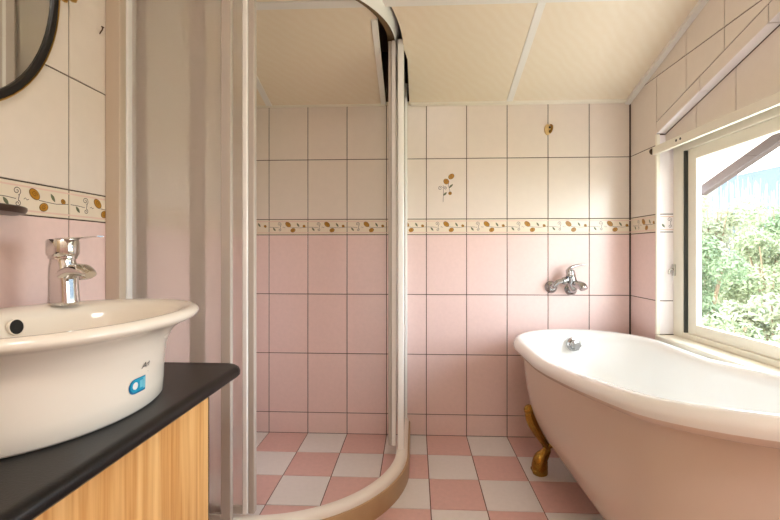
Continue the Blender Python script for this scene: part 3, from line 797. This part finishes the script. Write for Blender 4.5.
mb.build('stamp', M['ink'], wb)['label'] = 'faint grey stamped mark above the sticker'

# ---- basin tap
FX, FY, FZ = -0.794, 0.905, 0.7985
tp = thing('basin_tap', (FX, FY, FZ), 'chrome single lever tap standing on the wash basin rim', 'tap')
fd = Vector((0.97, -0.25, 0)).normalized(); fs = Vector((-fd.y, fd.x, 0))
def fp_(a, b, z): return Vector((FX, FY, FZ)) + fd * a + fs * b + Vector((0, 0, z))
def frect(ca, ha, hb, z, n=20, e=3.5):
    out = []
    for k in range(n * 2):
        t = 2 * pi * k / (n * 2); c, s = cos(t), sin(t)
        out.append(fp_(ca + ha * math.copysign(abs(c) ** (2 / e), c), hb * math.copysign(abs(s) ** (2 / e), s), z))
    return out
mb = MB(); mb.loft([frect(0.002, 0.028, 0.022, 0.0), frect(0.002, 0.029, 0.023, 0.002), frect(0.002, 0.029, 0.023, 0.006), frect(0.001, 0.028, 0.022, 0.03), frect(0.0, 0.027, 0.022, 0.06), frect(-0.001, 0.025, 0.022, 0.085), frect(-0.002, 0.023, 0.022, 0.098, e=2.5), frect(-0.002, 0.024, 0.024, 0.103, e=2)])
mb.build('tap_body', M['chrome'], tp, smooth=35)
mb = MB(); pts = [fp_(0.012, 0, 0.068), fp_(0.036, 0, 0.078), fp_(0.062, 0, 0.078), fp_(0.084, 0, 0.069)]
mb.tube(spline(pts, 5), lerp_list([0.021, 0.020, 0.018, 0.011], 5), 18, flat=[(0.75, 1.15)] * 16)
sp = mb.build('spout', M['chrome'], tp, smooth=40)
mb = MB(); mb.lathe(fp_(0.068, 0, 0.066), (0.25, -0.05, -1), [(0.0125, 0), (0.0125, 0.006), (0.010, 0.007)], 20); mb.build('aerator', M['chrome_soft'], sp, smooth=40)
mb = MB(); mb.lathe(fp_(-0.002, 0, 0.103), (0, 0, 1), [(0.025, 0), (0.027, 0.002), (0.027, 0.006), (0.029, 0.008), (0.0305, 0.012), (0.0305, 0.040), (0.0285, 0.044), (0.018, 0.0455)], 36)
hd = mb.build('handle', M['chrome'], tp, smooth=35)
mb = MB(); pts = [fp_(0.0, 0, 0.1475), fp_(0.04, 0, 0.149), (fp_(0.08, 0, 0.151)), fp_(0.112, 0, 0.153)]
mb.tube(spline(pts, 4), lerp_list([0.020, 0.016, 0.011, 0.008], 4), 14, flat=[(0.18, 1)] * 13); mb.build('lever', M['chrome'], tp, smooth=40)

# ---- mirror
mr = thing('wall_mirror', (XL + 0.003, 0.74, 1.60), 'oval mirror in black frame with gold edge on the left wall', 'mirror')
def oval(dx, ins, n=72): return [(XL + 0.004 + dx, 0.742 + (0.288 - ins) * cos(2 * pi * k / n), 1.578 + (0.372 - ins) * sin(2 * pi * k / n)) for k in range(n)]
mb = MB(); mb.loft([oval(0.0, 0.0), oval(0.008, 0.0), oval(0.010, 0.0015), oval(0.010, 0.0035), oval(0.008, 0.0045), oval(0.0, 0.0045)], cap0=False, cap1=False); mb.build('gold_edge', M['rim_gold'], mr, smooth=35)
mb = MB(); mb.loft([oval(0.0, 0.0042), oval(0.008, 0.0042), oval(0.010, 0.0065), oval(0.010, 0.019), oval(0.007, 0.022), oval(0.003, 0.022)], cap0=False, cap1=False); mb.build('frame', M['frame_black'], mr, smooth=35)
mb = MB(); mb.loft([oval(0.001, 0.021), oval(0.004, 0.021)]); mb.build('mirror_glass', M['mirror'], mr)

# ---- small things on the walls
mb = MB(); mb.lathe((XL + 0.003, 1.050, 1.583), (1, 0, 0), [(0.010, 0), (0.011, 0.004), (0.006, 0.008), (0.005, 0.018), (0.011, 0.022), (0.012, 0.028), (0.007, 0.033)], 20)
tag(mb.build('wall_peg', M['rim_gold'], smooth=40, loc=(XL + 0.003, 1.05, 1.583)), 'small brass peg on the left wall beside the oval mirror', 'peg')
mb = MB(); mb.tube([(XL + 0.002, 1.176, 1.555), (XL + 0.018, 1.166, 1.561), (XL + 0.022, 1.162, 1.566)], [0.0018, 0.0018, 0.0018], 10); mb.lathe((XL + 0.022, 1.162, 1.566), (0.6, -0.3, 0.5), [(0.004, 0), (0.004, 0.0015)], 12)
tag(mb.build('nail', M['nail'], loc=(XL + 0.003, 1.196, 1.56)), 'bent rusty nail in the left wall next to the shower profile', 'nail')
def dish(z, k, n=40): return [(XL + 0.003 + max(0.0, 0.075 * k * cos(-pi / 2 + pi * j / (n - 1))), 0.80 + 0.128 * (0.3 + 0.7 * k) * sin(-pi / 2 + pi * j / (n - 1)), z) for j in range(n)]
mb = MB(); mb.loft([dish(1.000, 0.8), dish(1.003, 0.95), dish(1.010, 1.0), dish(1.016, 1.0), dish(1.018, 0.97), dish(1.014, 0.9)])
tag(mb.build('soap_shelf', M['dish_brown'], smooth=40, loc=(XL + 0.003, 0.80, 1.0)), 'dark oval soap shelf on the left wall above the basin', 'shelf')

hk = thing('wall_hook', (0.656, YB - 0.003, 1.52), 'small ivory and gold wall hook high on the cream tiles', 'hook')
mb = MB(); mb.loft([[(0.652 + s_ * 0.016 * cos(2 * pi * k / 28), YB - 0.0035 - d_, 1.522 + s_ * 0.027 * sin(2 * pi * k / 28)) for k in range(28)] for s_, d_ in ((1.0, 0), (1.0, 0.004), (0.9, 0.008), (0.6, 0.010))]); mb.build('back_plate', M['hook_ivory'], hk, smooth=40)
mb = MB(); yk = YB - 0.0135
mb.tube(spline([(0.664, yk, 1.543), (0.667, yk - 0.010, 1.536), (0.666, yk - 0.014, 1.522), (0.662, yk - 0.014, 1.509), (0.659, yk - 0.006, 1.503)], 4), lerp_list([0.0045, 0.0055, 0.006, 0.0055, 0.005], 4), 12); mb.build('hook_arm', M['hook_gold'], hk, smooth=40)
for z in (1.531, 1.512):
    mb = MB(); mb.lathe((0.660, YB - 0.0125, z), (0, -1, 0), [(0.005, 0), (0.005, 0.003), (0.003, 0.004)], 14); mb.build('screw', M['dark'], hk)

# ================================================================== FILL LAMP (added behind the camera, unseen)
LX, LY = 0.20, -0.35
lp = thing('fill_lamp', (LX, LY, ceil_z(LY) - 0.002), 'round white fill lamp added on the ceiling, out of view', 'lamp')
tilt = Vector((0, -SL, -1)).normalized()
mb = MB(); mb.lathe((LX, LY, ceil_z(LY) - 0.002), tilt, [(0.29, 0), (0.295, 0.004), (0.295, 0.025), (0.285, 0.03)], 40); mb.build('fill_lamp_base', M['trim_white'], lp, smooth=35)
mb = MB(); mb.lathe((LX, LY, ceil_z(LY) - 0.002), tilt, [(0.28, 0.028), (0.278, 0.045), (0.25, 0.065), (0.16, 0.078), (0.04, 0.083)], 40); mb.build('fill_lamp_diffuser', emit_mat('fill_lamp_glow', (1.0, 0.955, 0.915, 1), 7.5), lp, smooth=60)

# ================================================================== OUTSIDE
mb = MB(); slope_box(mb, XR + 0.172, 1.60, -1.5, 2.40, -0.262, -0.235)
tag(mb.build('roof_soffit', M['soffit']), 'pale roof soffit overhanging outside the window', 'roof')
mb = MB(); slope_box(mb, 1.60, 1.64, -1.5, 2.42, -0.312, -0.235)
tag(mb.build('roof_rafter', M['rafter'], bevel=0.004), 'brown rafter board at the edge of the roof outside the window', 'rafter')
mb = MB(); gx = [2.0, 3, 4, 5, 6, 8, 10, 14, 20, 40, 400]; gy = [-30, -8, -2, 0, 2, 4, 6, 8, 10, 14, 20, 40, 400]
def gz(x, y): return -0.35 - 0.12 * min(8, max(0, x - 2)) + 0.05 * sin(x * 2.1) * cos(y * 1.7)
mb.add([(x, y, gz(x, y)) for x in gx for y in gy], [(i * len(gy) + j, i * len(gy) + j + 1, (i + 1) * len(gy) + j + 1, (i + 1) * len(gy) + j) for i in range(len(gx) - 1) for j in range(len(gy) - 1)])
go = mb.build('ground', M['earth'], smooth=60); go['kind'] = 'structure'
# far hill
mb = MB(); rings = []
for i in range(25):
    a = radians(10 + 5 * i); d0 = 260
    row = []
    for k in range(9):
        f = k / 8; hgt = (46 + 22 * cos(a * 2.2 - 0.9) + 4 * sin(a * 9)) * sin(f * pi / 2) ** 0.8
        dd = d0 + 120 * f; row.append((dd * cos(a), dd * sin(a), -4 + hgt))
    rings.append(row)
mb.loft(rings, closed=False, cap0=False, cap1=False)
tag(mb.build('mountain', M['hill'], smooth=80), 'hazy blue mountain beyond the garden', 'mountain')

def shrub(name, x, y, h, w, leaf, m, label, nl=2600, ls=0.05):
    zb = gz(x, y); t = thing(name, (x, y, zb), label, 'shrub')
    mb = MB()
    for k in range(7):
        a = random.uniform(0, 2 * pi); r = w * 0.35
        mb.tube(spline([(x, y, zb), (x + r * 0.3 * cos(a), y + r * 0.3 * sin(a), zb + h * 0.4), (x + r * cos(a), y + r * sin(a), zb + h * 0.8)], 3), lerp_list([0.03, 0.018, 0.006], 3), 7)
    mb.build('stem', M['bark'], t, smooth=60)
    mb = MB(); cl = []
    for k in range(16):
        a = random.uniform(0, 2 * pi); rr = w * sqrt(random.random()) * 0.75; zz = random.uniform(0.25, 0.88) * h
        cl.append((x + rr * cos(a), y + rr * sin(a), zb + zz * (1 - 0.25 * (rr / w) ** 2), random.uniform(0.22, 0.38) * min(w, h)))
    nl = int(nl * 1.8); ls = ls * 0.62
    for k in range(nl):
        c = random.choice(cl)
        d = Vector((random.gauss(0, 1), random.gauss(0, 1), random.gauss(0, 0.8))).normalized() * c[3] * random.uniform(0.6, 1.05)
        p = Vector(c[:3]) + d
        n_ = (d.normalized() * 0.7 + Vector((random.uniform(-1, 1), random.uniform(-1, 1), random.uniform(0, 1)))).normalized()
        u = n_.orthogonal().normalized(); q = Matrix.Rotation(random.uniform(0, 6.28), 3, n_); u = q @ u; v = n_.cross(u)
        L = ls * random.uniform(0.7, 1.3); W = L * leaf
        mb.add([p - u * L, p - v * W + n_ * L * 0.1, p + u * L, p + v * W + n_ * L * 0.1], [(0, 1, 2, 3)])
    mb.build('foliage', M[m], t, fix=False)
    return t
shrub('leafy_shrub', 2.55, 3.45, 0.95, 0.42, 0.5, 'leaf_b', 'low yellow-green shrub nearest outside the window, at its lower left', 2600, 0.04)
shrub('leafy_shrub', 3.45, 4.15, 1.15, 0.46, 0.45, 'leaf_c', 'low pale shrub outside the lower right of the window pane', 2600, 0.045)
shrub('leafy_shrub', 3.62, 5.35, 1.9, 0.62, 0.4, 'leaf_a', 'round mid-green shrub behind the low yellow-green one', 3200, 0.055)
shrub('leafy_shrub', 5.0, 6.1, 2.1, 0.72, 0.4, 'leaf_b', 'upright shrub at the right of the window view', 3200, 0.06)
shrub('leafy_shrub', 5.5, 8.0, 3.2, 0.95, 0.4, 'leaf_c', 'tall pale shrub at the left behind the round green one', 3600, 0.08)
shrub('leafy_shrub', 7.6, 9.0, 3.5, 1.0, 0.4, 'leaf_a', 'tall shrub farthest right below the mountain', 3600, 0.08)
mb = MB()
for k in range(260):
    x = random.uniform(6.2, 9.4); y = random.uniform(10.3, 11.2); zb = gz(x, y); h = random.uniform(2.9, 3.9); lean = random.uniform(-0.15, 0.15)
    mb.tube([(x, y, zb), (x + lean * 0.3, y, zb + h * 0.6), (x + lean, y + random.uniform(-0.1, 0.1), zb + h)], [0.016, 0.012, 0.005], 5)
tag(mb.build('tall_grass', M['reed'], fix=False), 'tall pale reeds standing among the shrubs outside', 'grass', kind='stuff')

# ================================================================== LIGHT
w = bpy.data.worlds.new('sky'); scene.world = w; w.use_nodes = True
nt = w.node_tree; bg = nt.nodes['Background']
tc = nt.nodes.new('ShaderNodeTexCoord'); sx_ = nt.nodes.new('ShaderNodeSeparateXYZ'); nt.links.new(tc.outputs['Generated'], sx_.inputs[0])
cr = nt.nodes.new('ShaderNodeValToRGB'); nt.links.new(sx_.outputs['Z'], cr.inputs['Fac'])
cr.color_ramp.elements[0].position = 0.0; cr.color_ramp.elements[0].color = (0.95, 0.97, 1.0, 1)
cr.color_ramp.elements[1].position = 0.7; cr.color_ramp.elements[1].color = (0.70, 0.84, 1.0, 1)
nt.links.new(cr.outputs['Color'], bg.inputs['Color']); bg.inputs['Strength'].default_value = 4.0

sun = bpy.data.lights.new('sun', 'SUN'); sun.energy = 3.5; sun.angle = radians(2); sun.color = (1.0, 0.95, 0.86)
so = bpy.data.objects.new('sun', sun); COL.objects.link(so); so.rotation_euler = Vector((0.62, 0.35, -0.70)).to_track_quat('-Z', 'Y').to_euler()

pl = bpy.data.lights.new('window_portal', 'AREA'); pl.shape = 'RECTANGLE'; pl.size = 0.85; pl.size_y = 1.45; pl.cycles.is_portal = True
po = bpy.data.objects.new('window_portal', pl); COL.objects.link(po); po.location = (XG + 0.09, 1.14, 0.965); po.rotation_euler = (0, radians(90), 0)

# ================================================================== CAMERA
cam = bpy.data.cameras.new('camera'); cam.sensor_width = 36; cam.lens = 416 / 780 * 36
cam.shift_x = -7 / 780; cam.shift_y = -7.8 / 780; cam.clip_start = 0.02; cam.clip_end = 2000
co = bpy.data.objects.new('camera', cam); COL.objects.link(co); co.location = (0, 0, 0.917); co.rotation_euler = (radians(90), 0, 0.0442)
scene.camera = co

vs = scene.view_settings
vs.view_transform = 'Standard'; vs.look = 'None'; vs.gamma = 1.0; vs.use_curve_mapping = False
vs.exposure = 1.78
